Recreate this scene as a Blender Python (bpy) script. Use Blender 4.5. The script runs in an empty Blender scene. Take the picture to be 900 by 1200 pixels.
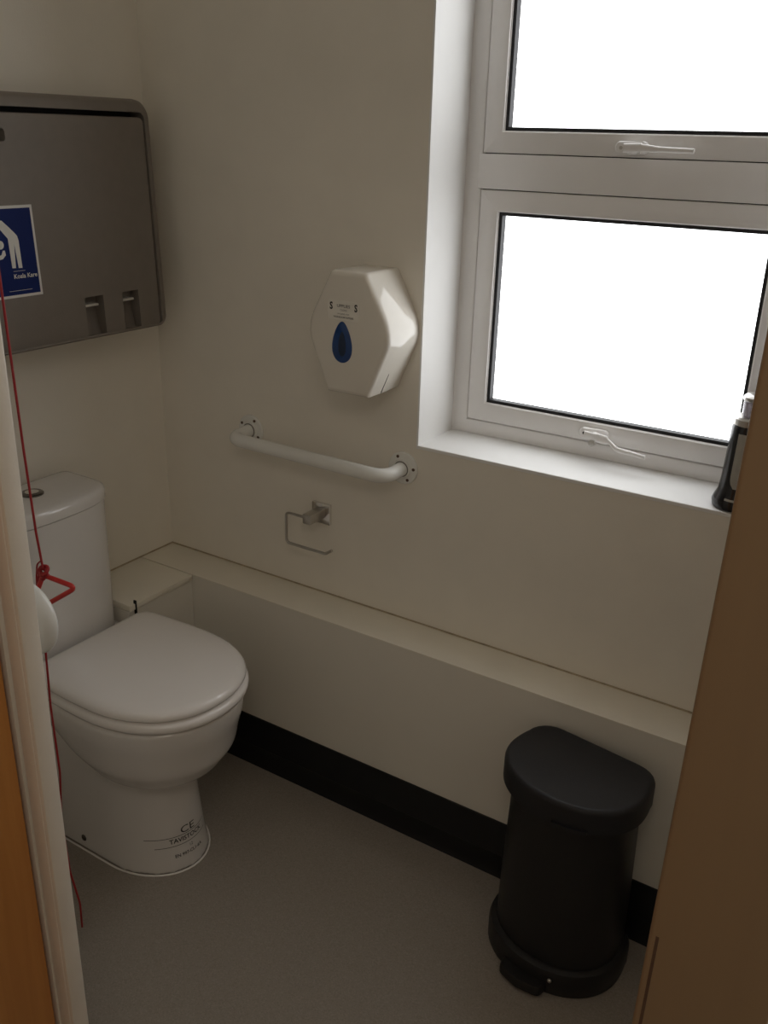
import bpy, bmesh, math
from mathutils import Vector, Matrix
from mathutils.bvhtree import BVHTree
C = bpy.context.scene.collection
PI = math.pi

# ------------------------------------------------------------------ materials
def mat(name, col, rough=.5, metal=0.0, spec=.5, noise=0.0, nscale=30.0, bump=0.0, bscale=120.0,
        emit=None, estr=0.0, coat=0.0, trans=0.0, alpha=1.0):
    m = bpy.data.materials.new(name); m.use_nodes = True
    nt = m.node_tree; b = nt.nodes['Principled BSDF']
    b.inputs['Base Color'].default_value = (*col, 1)
    b.inputs['Roughness'].default_value = rough
    b.inputs['Metallic'].default_value = metal
    b.inputs['Specular IOR Level'].default_value = spec
    b.inputs['Coat Weight'].default_value = coat
    b.inputs['Coat Roughness'].default_value = .08
    b.inputs['Transmission Weight'].default_value = trans
    if emit:
        b.inputs['Emission Color'].default_value = (*emit, 1)
        b.inputs['Emission Strength'].default_value = estr
    tc = nt.nodes.new('ShaderNodeTexCoord')
    if noise > 0:
        n = nt.nodes.new('ShaderNodeTexNoise'); n.inputs['Scale'].default_value = nscale
        n.inputs['Detail'].default_value = 4
        nt.links.new(tc.outputs['Object'], n.inputs['Vector'])
        r = nt.nodes.new('ShaderNodeValToRGB')
        r.color_ramp.elements[0].position = .3; r.color_ramp.elements[1].position = .7
        r.color_ramp.elements[0].color = (*[c*(1-noise) for c in col], 1)
        r.color_ramp.elements[1].color = (*[min(1, c*(1+noise)) for c in col], 1)
        nt.links.new(n.outputs['Fac'], r.inputs['Fac'])
        nt.links.new(r.outputs['Color'], b.inputs['Base Color'])
    if bump > 0:
        n2 = nt.nodes.new('ShaderNodeTexNoise'); n2.inputs['Scale'].default_value = bscale
        n2.inputs['Detail'].default_value = 3
        nt.links.new(tc.outputs['Object'], n2.inputs['Vector'])
        bp = nt.nodes.new('ShaderNodeBump'); bp.inputs['Strength'].default_value = bump
        bp.inputs['Distance'].default_value = .002
        nt.links.new(n2.outputs['Fac'], bp.inputs['Height'])
        nt.links.new(bp.outputs['Normal'], b.inputs['Normal'])
    return m

def wood(name, c0, c1, rough=.45, scale=6.0):
    m = bpy.data.materials.new(name); m.use_nodes = True
    nt = m.node_tree; b = nt.nodes['Principled BSDF']; b.inputs['Roughness'].default_value = rough
    tc = nt.nodes.new('ShaderNodeTexCoord'); mp = nt.nodes.new('ShaderNodeMapping')
    mp.inputs['Scale'].default_value = (scale*4, scale*4, scale*.25)
    n = nt.nodes.new('ShaderNodeTexNoise'); n.inputs['Scale'].default_value = 2.0
    n.inputs['Detail'].default_value = 5; n.inputs['Distortion'].default_value = .6
    r = nt.nodes.new('ShaderNodeValToRGB')
    r.color_ramp.elements[0].position = .3; r.color_ramp.elements[1].position = .7
    r.color_ramp.elements[0].color = (*c0, 1); r.color_ramp.elements[1].color = (*c1, 1)
    nt.links.new(tc.outputs['Object'], mp.inputs['Vector']); nt.links.new(mp.outputs['Vector'], n.inputs['Vector'])
    nt.links.new(n.outputs['Fac'], r.inputs['Fac']); nt.links.new(r.outputs['Color'], b.inputs['Base Color'])
    return m

def speckle(name, base, light, dark, rough=.55):
    m = bpy.data.materials.new(name); m.use_nodes = True
    nt = m.node_tree; b = nt.nodes['Principled BSDF']; b.inputs['Roughness'].default_value = rough
    b.inputs['Specular IOR Level'].default_value = .3
    tc = nt.nodes.new('ShaderNodeTexCoord')
    v = nt.nodes.new('ShaderNodeTexVoronoi'); v.inputs['Scale'].default_value = 420
    r = nt.nodes.new('ShaderNodeValToRGB'); r.color_ramp.interpolation = 'CONSTANT'
    e = r.color_ramp.elements; e[0].position = 0; e[0].color = (*dark, 1); e[1].position = .16; e[1].color = (*base, 1)
    x = e.new(.82); x.color = (*light, 1)
    sp = nt.nodes.new('ShaderNodeSeparateColor')
    nt.links.new(tc.outputs['Object'], v.inputs['Vector'])
    nt.links.new(v.outputs['Color'], sp.inputs['Color']); nt.links.new(sp.outputs['Red'], r.inputs['Fac'])
    nt.links.new(r.outputs['Color'], b.inputs['Base Color'])
    return m

M = {}
M['wall'] = mat('wall_paint', (.82, .778, .70), .65, spec=.25, noise=.02, nscale=9, bump=.12, bscale=260)
M['ceil'] = mat('ceiling_paint', (.82, .79, .72), .8, spec=.2, noise=.01, nscale=6)
M['box'] = mat('boxing_paint', (.83, .785, .685), .42, spec=.4, noise=.025, nscale=7)
M['boxfront'] = mat('boxing_panel', (.80, .765, .69), .3, spec=.5, noise=.015, nscale=5)
M['shadow_caulk'] = mat('shadow_dark_sealant', (.40, .33, .23), .6, noise=.25, nscale=35)
M['floor'] = speckle('vinyl_floor', (.30, .265, .23), (.33, .293, .255), (.27, .237, .205))
M['skirt'] = mat('black_vinyl', (.010, .010, .011), .38, spec=.35, noise=.15, nscale=25)
M['reveal'] = mat('reveal_paint', (.85, .845, .835), .5, spec=.35, noise=.012, nscale=14)
M['upvc'] = mat('white_upvc', (.82, .80, .785), .32, spec=.5, noise=.01, nscale=20)
M['gasket'] = mat('black_rubber', (.012, .012, .014), .6)
M['pane'] = mat('frosted_glass', (.85, .85, .85), .35, noise=.01, nscale=50, emit=(.965, .985, 1.0), estr=2.95)
M['chrome'] = mat('chrome', (.78, .77, .75), .12, metal=1.0, noise=.02, nscale=40)
M['satin'] = mat('satin_steel', (.55, .53, .50), .3, metal=1.0, noise=.05, nscale=60)
M['gunmetal'] = mat('dark_chrome', (.20, .19, .18), .2, metal=1.0, noise=.05, nscale=60)
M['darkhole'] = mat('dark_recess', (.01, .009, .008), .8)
M['ceramic'] = mat('white_ceramic', (.72, .695, .67), .12, spec=.5, coat=.4, noise=.008, nscale=6)
M['seat'] = mat('white_seat_plastic', (.84, .81, .79), .13, spec=.5, noise=.008, nscale=6)
M['ink'] = mat('black_ink', (.02, .02, .02), .5)
M['grey_ink'] = mat('grey_ink', (.16, .15, .14), .6)
M['station'] = mat('taupe_plastic', (.205, .178, .155), .48, spec=.4, noise=.03, nscale=40, bump=.15, bscale=500)
M['strap'] = mat('grey_strap', (.50, .48, .44), .5, noise=.04, nscale=80)
M['blue'] = mat('sign_blue', (.006, .018, .12), .6, spec=.2, noise=.04, nscale=30)
M['signwhite'] = mat('sign_white', (.72, .70, .67), .4, noise=.01, nscale=30)
M['disp'] = mat('glossy_white_plastic', (.77, .73, .66), .06, spec=.55, noise=.006, nscale=8)
M['label'] = mat('clear_label', (.80, .77, .71), .3, noise=.02, nscale=60)
M['drop'] = mat('blue_window', (.008, .05, .20), .1, spec=.6, noise=.1, nscale=30)
M['dropin'] = mat('dark_blue_inner', (.004, .018, .06), .3, noise=.1, nscale=30)
M['rail'] = mat('white_coated_metal', (.80, .80, .77), .25, spec=.5, noise=.01, nscale=20)
M['bin'] = mat('black_plastic', (.016, .015, .0155), .42, spec=.4, noise=.08, nscale=120, bump=.1, bscale=900)
M['binlid'] = mat('black_lid_plastic', (.016, .016, .019), .5, spec=.4, noise=.08, nscale=120, bump=.08, bscale=900)
M['red'] = mat('red_cord', (.33, .012, .016), .5, noise=.12, nscale=400)
M['redp'] = mat('red_plastic', (.55, .03, .025), .3, noise=.04, nscale=60)
M['frame'] = mat('frame_paint', (.84, .79, .72), .35, spec=.35, noise=.03, nscale=12, bump=.12, bscale=160)
M['leaf'] = wood('orange_wood_veneer', (.56, .235, .055), (.66, .30, .08), .4)
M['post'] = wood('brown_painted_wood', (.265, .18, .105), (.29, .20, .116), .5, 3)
M['groove'] = mat('brown_seal', (.10, .055, .035), .6, noise=.1, nscale=50)
M['blackglass'] = mat('black_gloss', (.012, .012, .013), .18, spec=.55, noise=.05, nscale=60)
M['strip'] = mat('grey_window_strip', (.40, .385, .35), .25, noise=.04, nscale=60)
M['clear'] = mat('clear_plastic', (.62, .58, .68), .1, trans=.6, noise=.02, nscale=40)

# ------------------------------------------------------------------ helpers
def link(o, parent=None):
    C.objects.link(o)
    if parent:
        o.parent = parent
        o.matrix_parent_inverse = Matrix.Identity(4)
    return o

def obj(name, bm, m, parent=None, smooth=None, loc=None):
    """bm in world coordinates; loc = origin (parent's origin when parented)."""
    bmesh.ops.recalc_face_normals(bm, faces=bm.faces)
    org = Vector(loc) if loc else Vector((0, 0, 0))
    if parent:
        org = wloc(parent)
    bmesh.ops.translate(bm, verts=bm.verts, vec=-org)
    me = bpy.data.meshes.new(name); bm.to_mesh(me); bm.free()
    me.materials.append(m)
    if smooth is not None:
        me.polygons.foreach_set('use_smooth', [True]*len(me.polygons))
        if smooth < 180:
            me.set_sharp_from_angle(angle=math.radians(smooth))
    o = bpy.data.objects.new(name, me)
    link(o, parent)
    if not parent:
        o.location = org
    return o

def wloc(o):
    v = Vector(o.location)
    while o.parent:
        o = o.parent; v += Vector(o.location)
    return v

def thing(name, label, cat, loc, group=None):
    o = bpy.data.objects.new(name, None); o.location = loc; o.empty_display_size = .05
    o['label'] = label; o['category'] = cat
    if group: o['group'] = group
    return link(o)

def structure(o, label=None):
    o['kind'] = 'structure'
    if label: o['label'] = label
    return o

def box(bm, x0, x1, y0, y1, z0, z1, bev=0.0, seg=2):
    r = bmesh.ops.create_cube(bm, size=1)
    vs = r['verts']
    for v in vs:
        v.co = Vector(((x0+x1)/2 + v.co.x*(x1-x0), (y0+y1)/2 + v.co.y*(y1-y0), (z0+z1)/2 + v.co.z*(z1-z0)))
    if bev > 0:
        es = list({e for v in vs for e in v.link_edges})
        bmesh.ops.bevel(bm, geom=es, offset=bev, segments=seg, profile=.5, affect='EDGES')
    return bm

def loft(bm, rings, cap0=True, cap1=True, closed=True):
    vr = [[bm.verts.new(p) for p in r] for r in rings]
    n = len(vr[0])
    for a, b in zip(vr, vr[1:]):
        for i in range(n if closed else n-1):
            j = (i+1) % n
            bm.faces.new((a[i], a[j], b[j], b[i]))
    if cap0: bm.faces.new(list(reversed(vr[0])))
    if cap1: bm.faces.new(vr[-1])
    return vr

def fillet_path(pts, r, n=6):
    pts = [Vector(p) for p in pts]; out = [pts[0]]
    for i in range(1, len(pts)-1):
        a, b, c = pts[i-1], pts[i], pts[i+1]
        d1 = (a-b).normalized(); d2 = (c-b).normalized()
        rr = r[i-1] if isinstance(r, (list, tuple)) else r
        ang = d1.angle(d2)
        if ang > PI-.02: out.append(b); continue
        t = min(rr/math.tan(ang/2), (a-b).length*.49, (c-b).length*.49)
        p1 = b+d1*t; p2 = b+d2*t
        for k in range(n+1):
            s = k/n
            out.append((1-s)**2*p1 + 2*s*(1-s)*b + s*s*p2)
    out.append(pts[-1]); return out

def tube(bm, pts, r, seg=12, closed=False):
    pts = [Vector(p) for p in pts]; n = len(pts)
    tang = []
    for i in range(n):
        a = pts[(i-1) % n] if closed or i > 0 else pts[i]
        b = pts[(i+1) % n] if closed or i < n-1 else pts[i]
        tang.append((b-a).normalized())
    up = Vector((0, 0, 1)) if abs(tang[0].z) < .9 else Vector((1, 0, 0))
    nrm = (up - tang[0]*up.dot(tang[0])).normalized()
    rings = []
    for i in range(n):
        nrm = (nrm - tang[i]*nrm.dot(tang[i])).normalized()
        bn = tang[i].cross(nrm)
        rr = r[i] if isinstance(r, (list, tuple)) else r
        rings.append([pts[i] + (nrm*math.cos(2*PI*k/seg) + bn*math.sin(2*PI*k/seg))*rr for k in range(seg)])
    if closed: rings.append(rings[0])
    if closed:
        vr = [[bm.verts.new(p) for p in q] for q in rings[:-1]]
        for i in range(n):
            a = vr[i]; b = vr[(i+1) % n]
            for k in range(seg):
                bm.faces.new((a[k], a[(k+1) % seg], b[(k+1) % seg], b[k]))
    else:
        loft(bm, rings)
    return bm

def lathe(bm, prof, origin, axis='z', seg=32, sx=1.0, sy=1.0):
    """prof: list of (radius, height along axis)."""
    o = Vector(origin); rings = []
    for rad, h in prof:
        ring = []
        for k in range(seg):
            a = 2*PI*k/seg; u = rad*math.cos(a)*sx; v = rad*math.sin(a)*sy
            p = {'z': (u, v, h), 'y': (u, h, v), 'x': (h, u, v)}[axis]
            ring.append(o+Vector(p))
        rings.append(ring)
    loft(bm, rings); return bm

def dshape(x0, xf, hw, xm, hw0=None, rc=.03, nc=6, nf=26, ex=2.0):
    """closed outline: straight rear at x0, sides to xm, rounded front to xf. y symmetric."""
    hw0 = hw if hw0 is None else hw0
    p = []
    for k in range(nc+1):
        a = PI + (-PI/2)*k/nc
        p.append((x0+rc+rc*math.cos(a), hw0-rc+rc*math.sin(a)))
    for k in range(1, 5):
        t = k/5; p.append((x0+rc+(xm-x0-rc)*t, hw0+(hw-hw0)*(1-(1-t)**2)))
    for k in range(nf+1):
        a = PI/2 - PI*k/nf; c, s = math.cos(a), math.sin(a)
        p.append((xm+(xf-xm)*abs(c)**(2/ex), hw*math.copysign(abs(s)**(2/ex), s)))
    for k in range(4, 0, -1):
        t = k/5; p.append((x0+rc+(xm-x0-rc)*t, -(hw0+(hw-hw0)*(1-(1-t)**2))))
    for k in range(nc+1):
        a = -PI/2 - (PI/2)*k/nc
        p.append((x0+rc+rc*math.cos(a), -(hw0-rc)+rc*math.sin(a)))
    return p

def inset(pts, d):
    """move a closed outline inwards by d: along vertex normals when small, by scaling when large."""
    n = len(pts); out = []
    if d > .0022:
        xs = [p[0] for p in pts]; ys = [p[1] for p in pts]
        cx, cy = (min(xs)+max(xs))/2, (min(ys)+max(ys))/2
        kx = 1-2*d/(max(xs)-min(xs)); ky = 1-2*d/(max(ys)-min(ys))
        return [(cx+(p[0]-cx)*kx, cy+(p[1]-cy)*ky) for p in pts]
    area = sum(pts[i][0]*pts[(i+1) % n][1]-pts[(i+1) % n][0]*pts[i][1] for i in range(n))
    sg = 1 if area > 0 else -1
    for i in range(n):
        a = pts[i-1]; b = pts[(i+1) % n]
        t = Vector((b[0]-a[0], b[1]-a[1])).normalized()
        out.append((pts[i][0]-t.y*d*sg, pts[i][1]+t.x*d*sg))
    return out

def poly_prism(bm, pts, f0, f1, bev=0, seg=3):
    """pts list of 2-D; f0/f1 map (a,b)->Vector for two end faces."""
    a = [bm.verts.new(f0(*p)) for p in pts]; b = [bm.verts.new(f1(*p)) for p in pts]
    n = len(pts)
    bm.faces.new(list(reversed(a))); top = bm.faces.new(b)
    for i in range(n):
        bm.faces.new((a[i], a[(i+1) % n], b[(i+1) % n], b[i]))
    if bev:
        bmesh.ops.bevel(bm, geom=list(top.edges), offset=bev, segments=seg, profile=.5, affect='EDGES')
    return bm

def text_bm(s, size, ax, ay, org, depth=.0003, align='CENTER', bold=0.0, sx=1.0):
    """lettering as mesh: ax/ay world directions of the text's x/y; org world point."""
    cu = bpy.data.curves.new('lettering', 'FONT'); cu.body = s; cu.size = size; cu.align_x = align
    cu.offset = bold; cu.resolution_u = 3
    o = bpy.data.objects.new('lettering_tmp', cu); C.objects.link(o)
    dg = bpy.context.evaluated_depsgraph_get(); dg.update()
    me = bpy.data.meshes.new_from_object(o.evaluated_get(dg))
    bm = bmesh.new(); bm.from_mesh(me)
    bpy.data.objects.remove(o); bpy.data.curves.remove(cu); bpy.data.meshes.remove(me)
    ax = Vector(ax).normalized(); ay = Vector(ay).normalized(); org = Vector(org)
    for v in bm.verts:
        v.co = org + ax*v.co.x*sx + ay*v.co.y
    return bm

def flat_poly(bm, pts, f):
    bm.faces.new([bm.verts.new(f(*p)) for p in pts])

# ------------------------------------------------------------------ setting
W, YD0, YD1, H = 2.1, -1.08, -1.11, 2.45         # room width (x), door partition faces, ceiling
YC, XL = -2.9, -.6                                 # lobby behind the camera
RX0, RX1, RZ0, RZ1, RD = .7886, 1.5224, .9542, 2.20, .154

bm = bmesh.new(); box(bm, -.7, 2.9, YC-.1, .4, -.1, 0)
structure(obj('floor', bm, M['floor']))
bm = bmesh.new(); box(bm, -.7, 2.9, YC-.1, .4, H, H+.1)
structure(obj('ceiling', bm, M['ceil']))
bm = bmesh.new(); box(bm, -.15, 0, YD0, .3, 0, H)
structure(obj('wall_left', bm, M['wall']))
bm = bmesh.new(); box(bm, W, W+.1, YD0, .3, 0, H)
structure(obj('wall_right', bm, M['wall']))
bm = bmesh.new()
box(bm, 0, RX0, 0, .27, 0, H); box(bm, RX1, W, 0, .27, 0, H)
box(bm, RX0, RX1, 0, .27, 0, RZ0-.004); box(bm, RX0, RX1, 0, .27, RZ1, H)
structure(obj('wall_back', bm, M['wall']))
# plastered reveal lining and sill board
bm = bmesh.new()
box(bm, RX0-.0015, RX0+.003, -.001, RD, RZ0, RZ1); box(bm, RX1-.003, RX1+.0015, -.001, RD, RZ0, RZ1)
box(bm, RX0, RX1, -.001, RD, RZ1-.003, RZ1+.0015)
structure(obj('trim_1', bm, M['reveal']), 'white plastered sides of the window recess')
bm = bmesh.new(); box(bm, RX0-.001, RX1+.001, -.002, RD+.02, RZ0-.008, RZ0, .0015)
structure(obj('trim_2', bm, M['reveal']), 'white window sill board under the frosted window')
# door partition
JL, JR = .848, 1.700
bm = bmesh.new()
box(bm, XL, JL, YD1+.001, YD0, 0, H); box(bm, JR, 2.85, YD1+.001, YD0, 0, H); box(bm, JL, JR, YD1+.001, YD0, 2.1, H)
structure(obj('wall_front', bm, M['wall']))
bm = bmesh.new(); box(bm, XL, 2.85, YC-.1, YC, 0, H)
structure(obj('wall_lobby', bm, M['wall']))
bm = bmesh.new(); box(bm, XL-.1, XL, YC, YD1, 0, H)
structure(obj('wall_lobby_left', bm, M['wall']))
bm = bmesh.new(); box(bm, 2.8, 2.85, YC, YD1, 0, H)
structure(obj('wall_lobby_right', bm, M['wall']))

def lean(bm, dx, k, z0):
    """the posts are not quite plumb"""
    for v in bm.verts: v.co.x += dx+k*(v.co.z-z0)
# door frame, left: white painted, bead on the inner edge
bm = bmesh.new()
box(bm, JL+.002, .8795, YD1+.004, YD0+.001, 0, 2.1, .003)
box(bm, JL+.002, .8730, YD1+.003, YD1+.01, 0, 2.1, .0008)
lean(bm, -.002, .0085, .33)
structure(obj('trim_3', bm, M['frame'], smooth=30), 'white painted left door frame post')
bm = bmesh.new()
box(bm, 1.661, 1.759, YD1-.001, YD0, 0, 2.1, .004, 3)
lean(bm, .0018, .0125, .87)
fr = structure(obj('trim_4', bm, M['post'], smooth=30), 'brown right door frame post')
bm = bmesh.new(); box(bm, 1.6670, 1.6697, YD1-.0014, YD1+.01, 0, 1.005, .0005)
lean(bm, .0018, .0125, .87)
obj('seal_strip', bm, M['groove'], fr)
bm = bmesh.new(); box(bm, JL, 1.661, YD1, YD0, 2.06, 2.1, .002)
structure(obj('trim_5', bm, M['frame'], smooth=30), 'white door frame head')
# open door leaf (outwards, hinged on the left)
bm = bmesh.new(); box(bm, JL-.042, JL, YD1-.80, YD1-.006, .006, 2.06, .0015)
dl = structure(obj('door_1', bm, M['leaf'], smooth=30), 'orange wood veneer door leaf standing open on the left')
bm = bmesh.new()
tube(bm, fillet_path([(JL+.002, YD1-.74, 1.0), (JL+.05, YD1-.74, 1.0), (JL+.05, YD1-.62, 1.0)], .012), .009)
lathe(bm, [(.001, 0), (.026, 0), (.026, .008), (.001, .008)], (JL, YD1-.74, 1.0), 'x')
obj('door_handle', bm, M['satin'], dl, smooth=40)

# boxed-in pipes
BW, BL, BZ = .1203, .1872, .51
BE = -.338                                         # end of the short box beside the cistern
bm = bmesh.new(); box(bm, 0, W, -BW+.001, 0, 0, BZ-.003)
structure(obj('trim_6', bm, M['boxfront']), 'long low boxed ledge under the window wall')
bm = bmesh.new(); box(bm, 0, W, -BW+.0008, 0, BZ-.003, BZ, .0008)
structure(obj('trim_7', bm, M['box'], smooth=30), 'cream top board of the long boxed ledge')
bm = bmesh.new(); box(bm, 0, BL, BE, -BW, 0, BZ-.018)
structure(obj('trim_8', bm, M['boxfront']), 'short boxed ledge beside the cistern')
bm = bmesh.new(); box(bm, 0, BL+.0045, BE, -BW-.0018, BZ-.016, BZ-.0006, .0015)
structure(obj('trim_9', bm, M['box'], smooth=30), 'cream top board of the short boxed ledge')
bm = bmesh.new(); box(bm, BL-.001, BL+.0065, -.322, -.3185, .42, BZ+.008)
structure(obj('trim_10', bm, M['darkhole']), 'dark open joint at the end of the short boxed ledge')
# sealant bead where wall meets ledge, coloured dark for the joint's shadow line
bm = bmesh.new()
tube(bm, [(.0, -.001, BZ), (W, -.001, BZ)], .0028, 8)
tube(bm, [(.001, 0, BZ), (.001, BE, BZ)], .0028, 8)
structure(obj('trim_11', bm, M['shadow_caulk'], smooth=60), 'dark bead of sealant along the back of the ledge, shadow line in its colour')
# skirting: two step profile
SK = .145
def skirt_prof(d): return [(0, 0), (.013+d, 0), (.011, .012), (.0075, .055), (.009, .058), (.0075, .061), (.0065, .138), (.004, SK), (0, SK)]
bm = bmesh.new()
pr = skirt_prof(.004)
loft(bm, [[Vector((BL, -BW+.001-a, z)) for a, z in pr], [Vector((W, -BW+.001-a, z)) for a, z in pr]])
structure(obj('baseboard_back', bm, M['skirt'], smooth=35))
bm = bmesh.new()
loft(bm, [[Vector((BL+a, -BW, z)) for a, z in pr], [Vector((BL+a, BE, z)) for a, z in pr]])
structure(obj('baseboard_left', bm, M['skirt'], smooth=35))

# ------------------------------------------------------------------ window
win = bpy.data.objects.new('window_1', None); win.location = (RX0, RD, RZ0); link(win); structure(win, 'white framed window of two frosted panes')
FY0, FY1 = RD, RD+.07
SX0, SX1 = .8311, 1.4799
def ring_frame(bm, x0, x1, z0, z1, w, y0, y1, bev=.003, wl=None, wb=None):
    """mitred rectangular frame made of four bars joined at 45 degrees."""
    wb = w if wb is None else wb
    o = [(x0, z0), (x1, z0), (x1, z1), (x0, z1)]; i = [(x0+w, z0+wb), (x1-w, z0+wb), (x1-w, z1-wb), (x0+w, z1-wb)]
    for k in range(4):
        j = (k+1) % 4; q = [o[k], o[j], i[j], i[k]]
        s = bmesh.new()
        a = [s.verts.new((p[0], y0, p[1])) for p in q]; b = [s.verts.new((p[0], y1, p[1])) for p in q]
        fa = s.faces.new(a); s.faces.new(list(reversed(b)))
        for n in range(4): s.faces.new((a[n], b[n], b[(n+1) % 4], a[(n+1) % 4]))
        es = [e for e in fa.edges if not ((e.verts[0].co-e.verts[1].co).normalized().x not in (0,) and abs(abs((e.verts[0].co-e.verts[1].co).normalized().x)-abs((e.verts[0].co-e.verts[1].co).normalized().z)) < .6)]
        bmesh.ops.recalc_face_normals(s, faces=s.faces)
        if bev: bmesh.ops.bevel(s, geom=es, offset=bev, segments=2, profile=.5, affect='EDGES')
        tmp = bpy.data.meshes.new('t'); s.to_mesh(tmp); s.free(); bm.from_mesh(tmp); bpy.data.meshes.remove(tmp)
bm = bmesh.new()
ring_frame(bm, RX0, RX1, RZ0, RZ1, SX0-RX0-.0012, FY0, FY1, .003, wb=.989-RZ0-.0012)
wf_ = obj('window_frame', bm, M['upvc'], win, smooth=30)
bm = bmesh.new(); ring_frame(bm, RX0+.03, RX1-.03, RZ0+.025, RZ1-.025, .022, FY0+.012, FY1-.002, 0)
obj('sash_gap_liner', bm, M['gasket'], wf_)
bm = bmesh.new(); box(bm, SX0-.007, SX1+.007, FY0-.004, FY1, 1.4948, 1.5640, .0015)
tr_ = obj('transom', bm, M['upvc'], win, smooth=30)
bm = bmesh.new(); box(bm, SX0, SX1, FY0+.012, FY0+.02, 1.482, 1.577)
obj('sash_gap_liner', bm, M['gasket'], tr_)  # unseen flange added behind the transom to block light through its gaps
def sash(z0, z1, gz0, gz1, hx, hz, lever):
    bm = bmesh.new(); ring_frame(bm, SX0+.0013, SX1-.0013, z0+.0006, z1-.0006, .042, FY0-.003, FY1-.01, .0025)
    s = obj('sash', bm, M['upvc'], win, smooth=30)
    # glazing bead, gasket, pane
    bm = bmesh.new(); ring_frame(bm, SX0+.042, SX1-.042, z0+.0405, z1-.0405, .0032, FY0+.001, FY1-.012, .001)
    obj('glazing_bead', bm, M['upvc'], s, smooth=30)
    bm = bmesh.new(); ring_frame(bm, SX0+.0448, SX1-.0448, z0+.0433, z1-.0433, .0075, FY0+.004, FY1-.014, 0)
    obj('gasket', bm, M['gasket'], s)
    bm = bmesh.new(); box(bm, SX0+.045, SX1-.045, FY0+.022, FY0+.028, z0+.043, z1-.043)
    obj('pane', bm, M['pane'], s)
    # lever handle
    y = FY0-.004
    bm = bmesh.new()
    pts = []
    for k in range(24):
        a = 2*PI*k/24; pts.append((hx+.024+.012*math.cos(a)+math.copysign(.021, math.cos(a)), hz+.0125*math.sin(a)))
    poly_prism(bm, pts, lambda a, b: Vector((a, y+.001, b)), lambda a, b: Vector((a, y-.008, b)), .003)
    lathe(bm, [(.010, y-.006), (.010, y-.022), (.008, y-.030)], (hx+.030, 0, hz-.002), 'y', 16)
    path = lever(hx+.026, y, hz)
    rr = [.0085, .0095, .010, .0075, .0055, .0052, .0052, .0045]
    n = len(path)
    rings = []
    for k, p in enumerate(path):
        p = Vector(p); wv = rr[min(k*len(rr)//n, len(rr)-1)]
        rings.append([p+Vector((0, .0042*math.cos(2*PI*q/14), wv*math.sin(2*PI*q/14))) for q in range(14)])
    loft(bm, rings)
    h = obj('window_handle', bm, M['upvc'], s, smooth=50)
    return s, h
def lev_low(x, y, z):
    return fillet_path([(x-.016, y-.026, z+.003), (x+.012, y-.030, z+.002), (x+.040, y-.032, z+.000), (x+.062, y-.040, z-.012), (x+.125, y-.044, z-.016)], .02, 3)
def lev_up(x, y, z):
    return fillet_path([(x-.010, y-.028, z), (x+.025, y-.034, z+.001), (x+.060, y-.040, z-.001), (x+.128, y-.046, z-.002)], .02, 3)
s_low, h_low = sash(.9902, 1.4933, 0, 0, 1.118, 1.010, lev_low)
s_up, h_up = sash(1.5652, RZ1-.035, 0, 0, 1.127, 1.583, lev_up)
bm = bmesh.new(); lathe(bm, [(.0005, -.003), (.007, -.003), (.0075, .006), (.0005, .007)], (1.148, FY0-.034, .9985), 'y', 16)
o = obj('lock_cylinder', bm, M['chrome'], s_low, smooth=40); 
bm = bmesh.new(); lathe(bm, [(.0005, -.0006), (.0035, -.0006), (.0035, .001), (.0005, .001)], (1.121, FY0-.0125, 1.0105), 'y', 12)
obj('screw', bm, M['gasket'], s_low)
bm = bmesh.new(); lathe(bm, [(.0005, -.0006), (.0035, -.0006), (.0035, .001), (.0005, .001)], (1.131, FY0-.0125, 1.583), 'y', 12)
obj('screw', bm, M['satin'], s_up)

# ------------------------------------------------------------------ toilet
YT = -.489
def D3(p, z, dz=None): return [Vector((x, YT+y, z if dz is None else z+dz(x, y))) for x, y in p]
t = thing('toilet', 'white close coupled toilet with its lid down against the boxed ledge', 'toilet', (.32, YT, 0))
bm = bmesh.new()
ped = []
for z, xf, hw in [(0, .524, .121), (.012, .522, .119), (.06, .515, .114), (.15, .507, .108), (.22, .504, .106), (.30, .506, .108), (.44, .515, .116)]:
    ped.append(D3(dshape(.05, xf, hw, xf-.16, hw, .03), z))
loft(bm, ped)
bowl = []
for z, x0, xf, hw, xm in [(.235, .40, .475, .045, .43), (.252, .37, .530, .100, .42), (.280, .30, .575, .143, .41), (.325, .25, .604, .168, .41), (.37, .20, .613, .176, .41), (.41, .16, .624, .184, .41), (.452, .15, .628, .187, .41)]:
    bowl.append(D3(dshape(x0, xf, hw, xm, hw*.85, .03, ex=2.1), z))
loft(bm, bowl)
deck = [D3(dshape(.03, .34, .150, .30, .150, .02), .405), D3(dshape(.03, .34, .165, .30, .165, .02), .420), D3(dshape(.03, .34, .168, .30, .168, .02), .452)]
loft(bm, deck)
bmesh.ops.recalc_face_normals(bm, faces=bm.faces)
tmp = bpy.data.meshes.new('pan_raw'); bm.to_mesh(tmp); bm.free()
to = bpy.data.objects.new('pan_raw', tmp); C.objects.link(to)
rm = to.modifiers.new('r', 'REMESH'); rm.mode = 'VOXEL'; rm.voxel_size = .006; rm.use_smooth_shade = True
sm = to.modifiers.new('s', 'SMOOTH'); sm.iterations = 14; sm.factor = .5
dg = bpy.context.evaluated_depsgraph_get(); dg.update()
me = bpy.data.meshes.new_from_object(to.evaluated_get(dg))
bpy.data.objects.remove(to); bpy.data.meshes.remove(tmp)
bm = bmesh.new(); bm.from_mesh(me); bpy.data.meshes.remove(me)
for v in bm.verts:
    if v.co.z < .0015: v.co.z = 0.0
pan_tree = BVHTree.FromBMesh(bm)
pan = obj('pan', bm, M['ceramic'], t, smooth=180)
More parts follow.
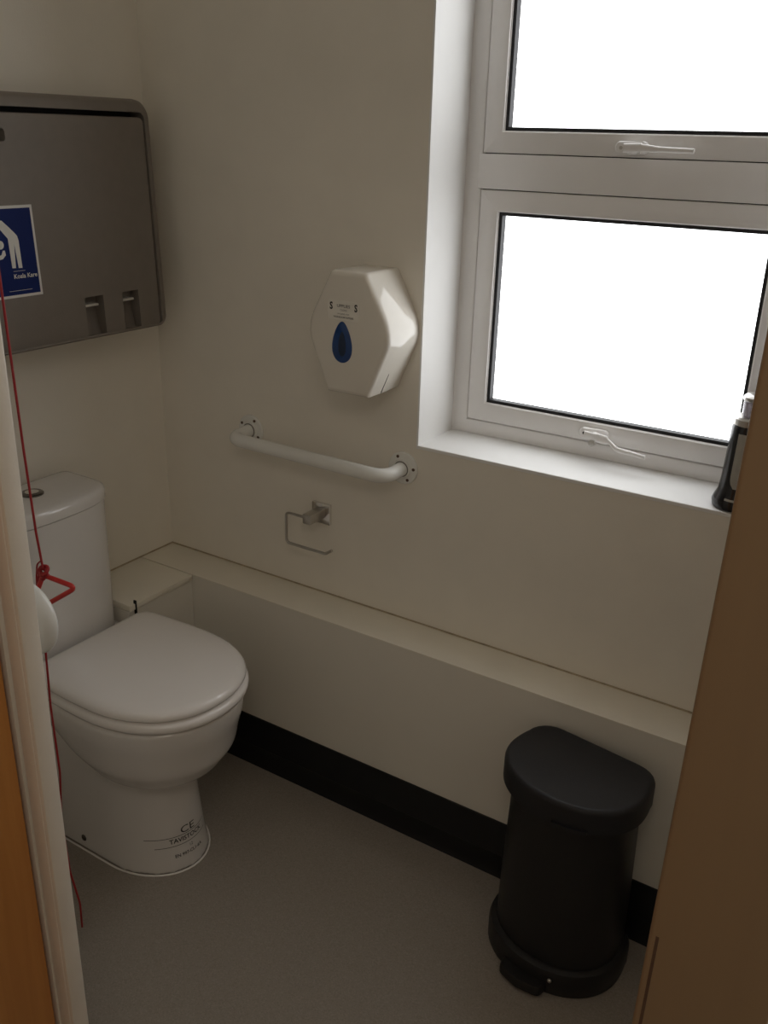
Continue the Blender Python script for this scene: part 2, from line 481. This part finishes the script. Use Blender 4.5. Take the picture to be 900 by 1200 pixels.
# sealant line round the foot
bm = bmesh.new()
tube(bm, [p+Vector((0, 0, .001)) for p in D3(inset(dshape(.05, .524, .121, .364, .121, .03), -.0005), 0)], .0024, 8, closed=True)
obj('sealant', bm, M['seat'], pan, smooth=60)
# print wrapped on the foot
dv = Vector((-.86, .25, -.06)).normalized()
axx = Vector((.28, .96, 0)).normalized(); axy = Vector((0, 0, 1))
def wrap(bm):
    bmesh.ops.subdivide_edges(bm, edges=[e for e in bm.edges if e.calc_length() > .004], cuts=2)
    for v in bm.verts:
        hit = pan_tree.ray_cast(v.co - dv*.3, dv)
        if hit[0] is not None: v.co = hit[0] + hit[1]*.0006
    return bm
pc = Vector((.53, -.522, 0))
def merge(bm, s):
    tm = bpy.data.meshes.new('x'); s.to_mesh(tm); s.free(); bm.from_mesh(tm); bpy.data.meshes.remove(tm)
bm = bmesh.new()
merge(bm, text_bm('CE', .026, axx, axy, pc+axx*.014+Vector((0, 0, .099)), bold=.0001, sx=1.25))
merge(bm, text_bm('TAVISTOCK', .0165, axx, axy, pc+axx*.010+Vector((0, 0, .079)), bold=.0003, sx=.95))
merge(bm, text_bm('12', .011, axx, axy, pc+axx*.018+Vector((0, 0, .056)), sx=.9))
merge(bm, text_bm('EN 997-CL1-6A', .0115, axx, axy, pc+axx*.012+Vector((0, 0, .040)), bold=.0002, sx=.95))
for z, a, b in [(.0945, -.078, .066), (.0705, -.062, .066)]:
    s = bmesh.new()
    for k in range(24):
        q0 = a+(b-a)*k/24; q1 = a+(b-a)*(k+1)/24
        s.faces.new([s.verts.new(pc+axx*q+Vector((0, 0, zz))) for q, zz in ((q0, z), (q1, z), (q1, z+.0014), (q0, z+.0014))])
    merge(bm, s)
wrap(bm); obj('printed_mark', bm, M['ink'], pan)
# bolt cap on the near side
bm = bmesh.new(); lathe(bm, [(.009, .006), (.009, -.004), (.006, -.0065), (.0005, -.007)], (.270, YT-.1125, .030), 'y', 16)
obj('bolt_cap', bm, M['gunmetal'], pan, smooth=40)
# seat ring
SO = [(x, y+.003) for x, y in dshape(.204, .635, .190, .405, .178, .035, ex=2.18)]
bm = bmesh.new()
loft(bm, [D3(inset(SO, .010), .4535), D3(inset(SO, .003), .456), D3(SO, .462), D3(SO, .470), D3(inset(SO, .004), .4755), D3(inset(SO, .012), .4775)])
obj('seat', bm, M['seat'], t, smooth=60)
LO = [(x, y+.004) for x, y in dshape(.208, .628, .186, .405, .179, .030, ex=2.2)]
bm = bmesh.new()
def dome(x, y): return -.004*(abs(y)/.19)**2.5-.003*max(0, (x-.42)/.2)**2
loft(bm, [D3(inset(LO, .012), .4800), D3(inset(LO, .003), .4815), D3(LO, .486), D3(inset(LO, .0006), .4925, lambda x, y: .3*dome(x, y)), D3(inset(LO, .004), .4985, lambda x, y: .55*dome(x, y)),
          D3(inset(LO, .010), .5030, lambda x, y: .75*dome(x, y)), D3(inset(LO, .022), .5060, lambda x, y: .9*dome(x, y)), D3(inset(LO, .05), .5075, dome), D3(inset(LO, .09), .508, dome)])
lid = obj('lid', bm, M['seat'], t, smooth=60)
for s in (-1, 1):
    bm = bmesh.new(); tube(bm, [(.222, YT+s*.06, .468), (.222, YT+s*.10, .468)], .012, 14)
    obj('hinge', bm, M['seat'], lid, smooth=40)
# cistern
CY = -.018
def cist(hw, d): return [(x, y+CY) for x, y in dshape(.016, .198+d, hw, .120, hw, .018, ex=2.7)]
bm = bmesh.new()
loft(bm, [D3(inset(cist(.156, -.006), .012), .4525), D3(cist(.156, -.006), .462), D3(cist(.157, -.002), .62), D3(cist(.158, 0), .800)])
obj('cistern', bm, M['ceramic'], t, smooth=50)
LC = cist(.161, .004)
bm = bmesh.new()
loft(bm, [D3(inset(LC, .006), .8005), D3(inset(LC, .0005), .8030), D3(LC, .8065), D3(LC, .822), D3(inset(LC, .003), .829), D3(inset(LC, .009), .8335), D3(inset(LC, .02), .8355), D3(inset(LC, .05), .8365)])
cl = obj('cistern_lid', bm, M['ceramic'], t, smooth=50)
bm = bmesh.new(); lathe(bm, [(.0255, .8345), (.0255, .8390), (.0235, .8407), (.0005, .8411)], (.100, YT+CY, 0), 'z', 32, 1, 1.0)
fb = obj('flush_button', bm, M['gunmetal'], cl, smooth=40)
bm = bmesh.new(); lathe(bm, [(.0150, .8400), (.0150, .8420), (.0135, .8428), (.0005, .8430)], (.100, YT+CY, 0), 'z', 28)
obj('button_cap', bm, M['chrome'], fb, smooth=40)

# ------------------------------------------------------------------ baby changing station
Y1, Y0, Z0, Z1 = -.075, -.985, 1.150, 1.655
bc = thing('baby_changing_station', 'taupe folding baby changing table fixed to the wall above the toilet', 'changing table', (0, (Y0+Y1)/2, Z0))
def rrect(y0, y1, z0, z1, rt, rb, n=8):
    p = []
    for cy, cz, r, a0 in ((y1-rt, z1-rt, rt, 0), (y0+rt, z1-rt, rt, PI/2), (y0+rb, z0+rb, rb, PI), (y1-rb, z0+rb, rb, 1.5*PI)):
        for k in range(n+1):
            a = a0+PI/2*k/n; p.append((cy+r*math.cos(a), cz+r*math.sin(a)))
    return p
def S3(p, x): return [Vector((x, a, b)) for a, b in p]
bm = bmesh.new()
o0 = rrect(Y0, Y1, Z0, Z1, .035, .022)
def xf(q, base): return [Vector((base+ .020*(1-(b-Z0)/(Z1-Z0)), a, b)) for a, b in q]
hole = rrect(Y0+.020, Y1-.0225, Z0+.008, Z1-.027, .016, .010)
loft(bm, [S3(inset(o0, .004), .0), S3(o0, .012), xf(o0, .078), xf(inset(o0, .002), .088), xf(inset(o0, .006), .0955), xf(inset(o0, .012), .1000), xf(hole, .1005), S3(hole, .05)], cap1=False)
obj('back_shell', bm, M['station'], bc, smooth=50)
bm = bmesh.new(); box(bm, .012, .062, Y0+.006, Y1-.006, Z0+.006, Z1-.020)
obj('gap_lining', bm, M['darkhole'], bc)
# fold-down bed panel with two strap recesses at its lower edge
PY0, PY1, PZ0, PZ1 = Y0+.023, Y1-.0252, Z0+.0060, Z1-.0375
PX0, PX1 = .064, .1015
def face_x(z): return PX1 + .016*(1-(z-PZ0)/(PZ1-PZ0))
bm = bmesh.new()
q = rrect(PY0, PY1, PZ0, PZ1, .012, .014)
loft(bm, [[Vector((PX0, a, b)) for a, b in q], [Vector((face_x(b)-.006, a, b)) for a, b in q], [Vector((face_x(b)-.0015, a, b)) for a, b in inset(q, .0015)], [Vector((face_x(b), a, b)) for a, b in inset(q, .006)]])
bmesh.ops.recalc_face_normals(bm, faces=bm.faces)
pm = bpy.data.meshes.new('bed_panel'); bm.to_mesh(pm); bm.free()
po = bpy.data.objects.new('bed_panel_raw', pm); C.objects.link(po)
cuts = bmesh.new()
rec = [(-.322, -.270), (-.214, -.165), (-.862, -.810), (-.754, -.705)]
for a, b in rec:
    # scooped recess, deep at the top and running out to the lower edge
    s = [(.088, 1.246), (.160, 1.246), (.160, 1.10), (.110, 1.10), (.088, 1.20)]
    va = [cuts.verts.new((x, a, z)) for x, z in s]; vb = [cuts.verts.new((x, b, z)) for x, z in s]
    cuts.faces.new(va); cuts.faces.new(list(reversed(vb)))
    for k in range(len(s)): cuts.faces.new((va[k], vb[k], vb[(k+1) % len(s)], va[(k+1) % len(s)]))
# handle slot near the top middle
box(cuts, .080, .16, -.66, -.468, 1.564, 1.588, .006)
bmesh.ops.recalc_face_normals(cuts, faces=cuts.faces)
cm = bpy.data.meshes.new('cut'); cuts.to_mesh(cm); cuts.free()
co = bpy.data.objects.new('cut', cm); C.objects.link(co)
md = po.modifiers.new('b', 'BOOLEAN'); md.object = co; md.operation = 'DIFFERENCE'; md.solver = 'EXACT'
dg = bpy.context.evaluated_depsgraph_get(); dg.update()
me = bpy.data.meshes.new_from_object(po.evaluated_get(dg))
bpy.data.objects.remove(po); bpy.data.objects.remove(co); bpy.data.meshes.remove(pm); bpy.data.meshes.remove(cm)
bm = bmesh.new(); bm.from_mesh(me); bpy.data.meshes.remove(me)
bp = obj('bed_panel', bm, M['station'], bc, smooth=35)
for a, b in rec:
    bm = bmesh.new(); box(bm, .088, .112, a+.001, b-.012, 1.2235, 1.2295, .002)
    obj('strap_bar', bm, M['strap'], bp)
# pictogram sign
SGY1, SGW, SGZ0, SGZ1 = -.4295, .215, 1.2665, 1.4455
yc = SGY1-SGW/2
sx_top = face_x(SGZ1)
def sg(y, z, e=0.0): return Vector((face_x(z)+.0006+e, y, z))
bm = bmesh.new()
for s0 in (0,):
    pts = [(SGY1-SGW, SGZ0), (SGY1, SGZ0), (SGY1, SGZ1), (SGY1-SGW, SGZ1)]
    poly_prism(bm, pts, lambda a, b: sg(a, b, -.0008), lambda a, b: sg(a, b, .0004))
sign = obj('sign', bm, M['signwhite'], bp)
bm = bmesh.new(); bw_ = .0055
flat_poly(bm, [(SGY1-SGW+bw_, SGZ0+bw_), (SGY1-bw_, SGZ0+bw_), (SGY1-bw_, SGZ1-bw_), (SGY1-SGW+bw_, SGZ1-bw_)], lambda a, b: sg(a, b, .0008))
obj('sign_field', bm, M['blue'], sign)
bm = bmesh.new(); f = lambda a, b: sg(a, b, .0013)
adult = [(-.505, 1.418), (-.492, 1.406), (-.479, 1.393), (-.474, 1.387), (-.472, 1.378), (-.4715, 1.324), (-.4805, 1.3245), (-.4835, 1.372), (-.487, 1.325), (-.4955, 1.3255), (-.4965, 1.383), (-.512, 1.402), (-.520, 1.392), (-.528, 1.372), (-.538, 1.375), (-.530, 1.399), (-.521, 1.413), (-.514, 1.4195)]
flat_poly(bm, adult, f)
def disc(cy, cz, r, r2=None, n=24): flat_poly(bm, [(cy+r*math.cos(2*PI*k/n), cz+(r2 or r)*math.sin(2*PI*k/n)) for k in range(n)], f)
disc(-.5275, 1.4255, .0115)
# child lying on the table edge
disc(-.516, 1.372, .0085); flat_poly(bm, [(-.590, 1.362), (-.525, 1.362), (-.522, 1.374), (-.535, 1.381), (-.590, 1.376)], f)
tb = [(-.507, 1.361), (-.506, 1.352), (-.514, 1.345), (-.525, 1.343), (-.61, 1.343), (-.61, 1.350), (-.527, 1.350), (-.516, 1.353), (-.512, 1.361)]
flat_poly(bm, tb, f)
bmesh.ops.triangulate(bm, faces=bm.faces)
obj('pictogram', bm, M['signwhite'], sign)
bm = text_bm('Koala Kare', .0125, (0, 1, 0), (0, 0, 1), (0, -.4665, 1.3045), bold=.0002)
for v in bm.verts: v.co = sg(v.co.y, v.co.z, .0013)
flat_poly(bm, [(-.494, 1.3185), (-.466, 1.3185), (-.466, 1.3192), (-.494, 1.3192)], lambda a, b: sg(a, b, .0013))
flat_poly(bm, [(-.510, 1.2800), (-.455, 1.2800), (-.455, 1.2807), (-.510, 1.2807)], lambda a, b: sg(a, b, .0013))
obj('lettering', bm, M['signwhite'], sign)

# ------------------------------------------------------------------ jumbo paper dispenser
dx = .682
dp = thing('paper_dispenser', 'white plastic jumbo toilet paper dispenser with blue drop window on the wall', 'paper dispenser', (dx, 0, 1.075))
def rpoly(pts, rad, n=5):
    m = len(pts); out = []
    for i in range(m):
        a = Vector(pts[i-1]); b = Vector(pts[i]); c = Vector(pts[(i+1) % m])
        d1 = (a-b).normalized(); d2 = (c-b).normalized(); ang = d1.angle(d2); r = rad[i]
        tt = min(r/math.tan(ang/2), (a-b).length*.48, (c-b).length*.48)
        p1 = b+d1*tt; p2 = b+d2*tt
        for k in range(n+1):
            s = k/n; v = (1-s)**2*p1+2*s*(1-s)*b+s*s*p2; out.append((v.x, v.y))
    return out
hexa = [(dx-.052, 1.078), (dx+.052, 1.078), (dx+.110, 1.212), (dx+.044, 1.336), (dx-.044, 1.336), (dx-.110, 1.212)]
HX = rpoly(hexa, [.004, .004, .085, .012, .012, .085])
def P3(p, y): return [Vector((a, y, b)) for a, b in p]
bm = bmesh.new()
loft(bm, [P3(HX, -.040), P3(HX, -.112), P3(inset(HX, .0012), -.1195), P3(inset(HX, .005), -.1235), P3(inset(HX, .011), -.125)])
cov = obj('cover', bm, M['disp'], dp, smooth=40)
bm = bmesh.new(); HB = inset(HX, .0008)
loft(bm, [P3(HB, 0), P3(HB, -.041)])
bpn = obj('back_plate', bm, M['disp'], dp, smooth=40)
for sd_ in (-1, 1):
    bm = bmesh.new(); p0 = Vector((dx+sd_*.0535, 0, 1.0805)); p1 = Vector((dx+sd_*.0720, 0, 1.124)); nn = Vector((sd_*.917, 0, -.399))
    a = [p0+Vector((0, -.0735, 0)), p0+Vector((0, -.0705, 0)), p1+Vector((0, -.0718, 0)), p1+Vector((0, -.0725, 0))]
    loft(bm, [[q-nn*.004 for q in a], [q+nn*.0006 for q in a]])
    obj('slit', bm, M['grey_ink'], cov)
def drop(cx, zt, zb, w, n=36):
    p = []
    for k in range(n):
        a = 2*PI*k/n; s = (1-math.cos(a))/2
        p.append((cx+w*math.sin(a)*(.50+.50*s**.9), zt+(zb-zt)*s))
    return p
DP = drop(.6695, 1.2330, 1.1460, .0315)
bm = bmesh.new(); loft(bm, [P3(DP, -.1235), P3(DP, -.1262), P3(inset(DP, .0015), -.1268)])
dw_ = obj('viewing_window', bm, M['drop'], cov, smooth=30)
bm = bmesh.new(); flat_poly(bm, drop(.6705, 1.212, 1.160, .0125), lambda a, b: Vector((a, -.1271, b)))
obj('window_inner', bm, M['dropin'], dw_)  # smaller, darker blue drop inside the viewing window
bm = bmesh.new(); poly_prism(bm, rpoly([(.6325, 1.2355), (.712, 1.2355), (.712, 1.276), (.6325, 1.276)], [.006]*4), lambda a, b: Vector((a, -.1250, b)), lambda a, b: Vector((a, -.1254, b)))
lb = obj('label_sticker', bm, M['label'], cov)
for ch, x in (('S', .6415), ('S', .7035)):
    obj('large_letter', text_bm(ch, .0205, (1, 0, 0), (0, 0, 1), (x, -.1259, 1.2565), bold=.0007, sx=.8), M['ink'], lb)
bm = bmesh.new()
merge(bm, text_bm('UPPLIES', .0085, (1, 0, 0), (0, 0, 1), (.6725, -.1259, 1.2620), bold=.0001, sx=1.15))
merge(bm, text_bm('CLEAN', .0055, (1, 0, 0), (0, 0, 1), (.6725, -.1259, 1.2545)))
merge(bm, text_bm('HYGIENE AND', .0045, (1, 0, 0), (0, 0, 1), (.6725, -.1259, 1.2470)))
merge(bm, text_bm('WASHROOM SUPPLIES', .0050, (1, 0, 0), (0, 0, 1), (.6725, -.1259, 1.2400), bold=.0001))
obj('small_lettering', bm, M['grey_ink'], lb)

# ------------------------------------------------------------------ grab rail
gl, gr, gz = (.307, .901), (.756, .894), .893
g = thing('grab_rail', 'white tubular grab rail with two round flanges below the paper dispenser', 'grab rail', (.53, 0, .895))
bm = bmesh.new()
tube(bm, fillet_path([(gl[0], -.004, gl[1]), (gl[0], -.078, gl[1]-.004), (gr[0], -.078, gr[1]-.002), (gr[0], -.004, gr[1])], [.05, .085], 14), .0165, 20)
obj('bar', bm, M['rail'], g, smooth=60)
for (x, z), angs in ((gl, (60, 150, 240, 330)), (gr, (115, 5, 225, 300))):
    bm = bmesh.new(); lathe(bm, [(.038, 0), (.038, -.004), (.036, -.006), (.023, -.0075), (.022, -.011), (.0175, -.012)], (x, 0, z), 'y', 40)
    fl = obj('flange', bm, M['rail'], g, smooth=30)
    bm = bmesh.new(); lathe(bm, [(.0185, -.0115), (.0185, -.0128), (.0160, -.0128)], (x, 0, z), 'y', 28)
    obj('joint_ring', bm, M['grey_ink'], fl)
    for a in angs:
        bm = bmesh.new(); a = math.radians(a)
        lathe(bm, [(.0036, -.0060), (.0036, -.0080), (.0005, -.0084)], (x+.0295*math.cos(a), 0, z+.0295*math.sin(a)), 'y', 12)
        obj('screw', bm, M['groove'], fl)

# ------------------------------------------------------------------ toilet roll holder
h = thing('toilet_roll_holder', 'empty chrome toilet roll holder with open wire arm below the grab rail', 'toilet roll holder', (.528, 0, .729))
bm = bmesh.new(); box(bm, .501, .555, -.009, 0, .702, .756, .0015)
obj('wall_plate', bm, M['chrome'], h, smooth=30)
bm = bmesh.new(); box(bm, .5165, .5405, -.068, -.008, .720, .744, .0012)
obj('post', bm, M['satin'], h, smooth=30)
bm = bmesh.new()
tube(bm, fillet_path([(.520, -.056, .731), (.457, -.056, .731), (.457, -.056, .650), (.576, -.056, .650), (.596, -.056, .664)], [.012, .012, .010], 6), .0036, 10)
obj('arm', bm, M['satin'], h, smooth=60)

# ------------------------------------------------------------------ pedal bin
bx, by, th = 1.316, -.2475, math.radians(-8)
fwd = Vector((math.sin(th), -math.cos(th), 0)); lat = Vector((math.cos(th), math.sin(th), 0))
def B3(p, z, dz=None): return [Vector((bx, by, z if dz is None else z+dz(a, b)))+fwd*a+lat*b for a, b in p]
b = thing('pedal_bin', 'black plastic pedal bin with a rounded front and a flat back against the ledge', 'bin', (bx, by, 0))
def bo(d, w): return dshape(-.103, .108+d, .140+w, -.005, .134+w, .05, ex=2.05)
bm = bmesh.new()
loft(bm, [B3(bo(-.006, -.008), .052), B3(bo(-.008, -.010), .20), B3(bo(-.012, -.014), .33), B3(bo(-.014, -.016), .411)])
body = obj('body', bm, M['bin'], b, smooth=40)
BS = bo(.012, .006)
bm = bmesh.new()
loft(bm, [B3(inset(BS, .003), 0), B3(BS, .005), B3(BS, .045), B3(inset(BS, .004), .056), B3(inset(BS, .012), .060), B3(inset(BS, .017), .0605)])
obj('base', bm, M['bin'], b, smooth=40)
LB = bo(.004, .005)
bm = bmesh.new()
def bd(a, c): return .004 - .012*((a+.0)/.11)**2*.4
loft(bm, [B3(inset(LB, .006), .408), B3(LB, .410), B3(LB, .452), B3(inset(LB, .0018), .4575), B3(inset(LB, .005), .4608), B3(inset(LB, .009), .4618), B3(inset(LB, .014), .4612), B3(inset(LB, .05), .4600)])
bl_ = obj('bin_lid', bm, M['binlid'], b, smooth=40)
bm = bmesh.new()
lp = [p for p in LB if p[0] > .03 and .015 < p[1] < .085]; lo_ = [(a+.005, c+.002) for a, c in lp]
loft(bm, [B3(lp+lo_[::-1], .4095), B3(lp+lo_[::-1], .4180)])
obj('lid_lip', bm, M['binlid'], bl_)
bm = bmesh.new()
pd_ = rpoly([(.095, -.052), (.138, -.048), (.148, 0), (.138, .048), (.095, .052)], [.004, .016, .03, .016, .004])
loft(bm, [B3(pd_, .010), B3(pd_, .026), B3(inset(pd_, .003), .030)])
obj('pedal', bm, M['bin'], b, smooth=40)
bm = bmesh.new(); pv = Vector((bx, by, .045))+fwd*.117+lat*.058
bmesh.ops.create_uvsphere(bm, u_segments=12, v_segments=8, radius=.0045, matrix=Matrix.Translation(pv))
obj('pedal_pin', bm, M['satin'], b, smooth=60)

# ------------------------------------------------------------------ black dispenser on the sill
sxx, syy, sz = 1.472, .045, RZ0
sd = thing('soap_dispenser', 'black upright dispenser with a pale strip and clear neck on the window sill', 'dispenser', (sxx, syy, sz))
bm = bmesh.new()
lathe(bm, [(.040, 0), (.046, .003), (.0475, .012), (.045, .020), (.0385, .034), (.0365, .060), (.0345, .11), (.033, .158), (.031, .163)], (sxx, syy, sz), 'z', 40)
sb = obj('body', bm, M['blackglass'], sd, smooth=50)
bm = bmesh.new(); lathe(bm, [(.0305, .162), (.0315, .163), (.0315, .174), (.028, .178), (.012, .179)], (sxx, syy, sz), 'z', 32)
obj('collar', bm, M['satin'], sd, smooth=40)
bm = bmesh.new(); lathe(bm, [(.0225, .178), (.0235, .181), (.0235, .205), (.021, .209)], (sxx+.004, syy, sz), 'z', 32)
obj('neck', bm, M['clear'], sd, smooth=40)
bm = bmesh.new(); lathe(bm, [(.0245, .2085), (.0255, .210), (.0255, .215), (.021, .219), (.008, .220)], (sxx+.004, syy, sz), 'z', 32)
obj('cap', bm, M['satin'], sd, smooth=40)
# pale vertical strip hugging the body, facing the doorway
bm = bmesh.new()
rows = []
for k in range(15):
    z = .045+.105*k/14
    hwid = .34 if k > 2 else .34*math.sqrt(max(.05, 1-((3-k)/3.2)**2))
    rad = .0378-.0043*(z-.034)/.124+.0008
    rows.append([Vector((sxx+rad*math.cos(a), syy+rad*math.sin(a), sz+z)) for a in [math.radians(-92)+hwid*(q/8-1)*1.0 + hwid*0 for q in range(0, 17)]])
loft(bm, rows, False, False, closed=False)
obj('level_strip', bm, M['strip'], sb, smooth=60)

bm = bmesh.new()
pr_ = []
for zz in (.0215, .0255):
    rad = .0450-.0065*(zz-.020)/.014+.0009
    pr_.append([Vector((sxx+rad*math.cos(a), syy+rad*math.sin(a), sz+zz)) for a in [math.radians(-112+3*q) for q in range(10)]])
loft(bm, pr_, False, False, closed=False)
obj('pale_mark', bm, M['strip'], sb, smooth=60)

# ------------------------------------------------------------------ emergency pull cord
pcx, pcy = .505, -.80
pc_ = thing('pull_cord', 'red emergency pull cord with a knotted triangular handle hanging from the ceiling', 'pull cord', (pcx, pcy, H))
bm = bmesh.new(); lathe(bm, [(.040, H), (.040, H-.012), (.030, H-.026), (.006, H-.032)], (pcx-.01, pcy, 0), 'z', 28)
obj('ceiling_rose', bm, M['rail'], pc_, smooth=40)
bm = bmesh.new()
up = [(pcx-.01, pcy, H-.03), (pcx-.008, pcy, 1.9), (pcx-.006, pcy, 1.37), (pcx-.002, pcy, 1.10), (pcx+.003, pcy, .95), (.5145, pcy, .884)]
tube(bm, fillet_path(up, .2, 4), .0021, 8)
low = [(.512, pcy, .885), (.498, pcy, .862), (.486, pcy, .828), (.492, pcy+.004, .82), (.500, pcy+.002, .800), (.499, pcy-.004, .74), (.494, pcy-.006, .60), (.496, pcy-.006, .45), (.484, pcy-.008, .33), (.487, pcy-.006, .20), (.500, pcy-.002, .12), (.497, pcy-.002, .055)]
tube(bm, fillet_path(low, .05, 4), .0021, 8)
loop = [(.512, pcy, .898), (.494, pcy+.004, .885), (.488, pcy+.004, .860), (.490, pcy, .83)]
tube(bm, fillet_path(loop, .02, 5), .0016, 8)
tube(bm, fillet_path([(.490, pcy, .836), (.506, pcy-.006, .826), (.514, pcy-.008, .806)], .02, 5), .0017, 8)
obj('cord', bm, M['red'], pc_, smooth=60)
bm = bmesh.new()
for k, (c, rad, tilt) in enumerate((((.5145, pcy, .880), .0085, .3), ((.5110, pcy, .873), .0095, 1.2), ((.5175, pcy, .872), .008, 2.1))):
    ring = []
    for q in range(18):
        a = 2*PI*q/18
        ring.append(Vector(c)+Vector((rad*math.cos(a), rad*.6*math.sin(a)*math.cos(tilt)+.002*math.sin(2*a), rad*math.sin(a)*math.sin(tilt+.6))))
    tube(bm, ring, .0034, 8, closed=True)
obj('knot', bm, M['red'], pc_, smooth=60)
bm = bmesh.new()
A = Vector((.514, pcy, .871)); Cc = Vector((.588, pcy+.008, .8655)); Bb = Vector((.489, pcy-.004, .826)); B2 = Vector((.510, pcy-.006, .811))
tri = fillet_path([A, (A+Cc)/2, Cc, (Cc+B2)/2, B2, Bb, (A+Bb)/2, A], [.05, .012, .05, .006, .006, .05], 6)
tube(bm, tri[:-1], .0045, 10, closed=True)
obj('handle', bm, M['redp'], pc_, smooth=60)

# ------------------------------------------------------------------ round white fitting behind the left frame post
fx, fy, fz = .733, -.99, .943
wf = thing('round_fitting', 'round white domed fitting half hidden behind the left door frame post', 'fitting', (fx, YD0, fz))
bm = bmesh.new(); lathe(bm, [(.020, YD0), (.020, YD0+.06), (.030, YD0+.068)], (fx, 0, fz), 'y', 28)
obj('stem', bm, M['rail'], wf, smooth=40)
bm = bmesh.new(); lathe(bm, [(.030, fy-.026), (.046, fy-.022), (.054, fy-.012), (.057, fy), (.0555, fy+.006), (.050, fy+.011), (.030, fy+.016), (.004, fy+.018)], (fx, 0, fz), 'y', 48)
obj('dome', bm, M['rail'], wf, smooth=60)

# ------------------------------------------------------------------ lights
def area(name, loc, rot, sx, sy, power, col):
    l = bpy.data.lights.new(name, 'AREA'); l.shape = 'RECTANGLE'; l.size = sx; l.size_y = sy; l.energy = power; l.color = col
    o = bpy.data.objects.new(name, l); o.location = loc; o.rotation_euler = rot; C.objects.link(o); return o
area('lobby_ceiling_lamp', (1.95, -2.05, H-.02), (0, 0, 0), .5, .5, 4.9, (1.0, .90, .76))
w = bpy.data.worlds.new('World'); bpy.context.scene.world = w; w.use_nodes = True
w.node_tree.nodes['Background'].inputs['Color'].default_value = (.9, .95, 1, 1)
w.node_tree.nodes['Background'].inputs['Strength'].default_value = 1.0

# ------------------------------------------------------------------ camera
cam = bpy.data.cameras.new('camera'); co = bpy.data.objects.new('camera', cam); C.objects.link(co)
yaw, pitch, roll, f = -.5604, -.3864, .0273, 1079.34
F = Vector((math.sin(yaw)*math.cos(pitch), math.cos(yaw)*math.cos(pitch), math.sin(pitch)))
r0 = Vector((math.cos(yaw), -math.sin(yaw), 0)); u0 = r0.cross(F)
c, s = math.cos(roll), math.sin(roll)
R_ = r0*c+u0*s; U_ = u0*c-r0*s
co.matrix_world = Matrix(((R_.x, U_.x, -F.x, 1.7743), (R_.y, U_.y, -F.y, -1.7023), (R_.z, U_.z, -F.z, 1.5903), (0, 0, 0, 1)))
cam.sensor_fit = 'VERTICAL'; cam.sensor_height = 24; cam.lens = 24*f/1200
cam.clip_start = .02
sc = bpy.context.scene; sc.camera = co
vs = sc.view_settings; vs.view_transform = 'Standard'; vs.look = 'None'; vs.gamma = 1; vs.exposure = 0
try: vs.use_curve_mapping = False
except Exception: pass
sc.cycles.max_bounces = 12; sc.cycles.diffuse_bounces = 8
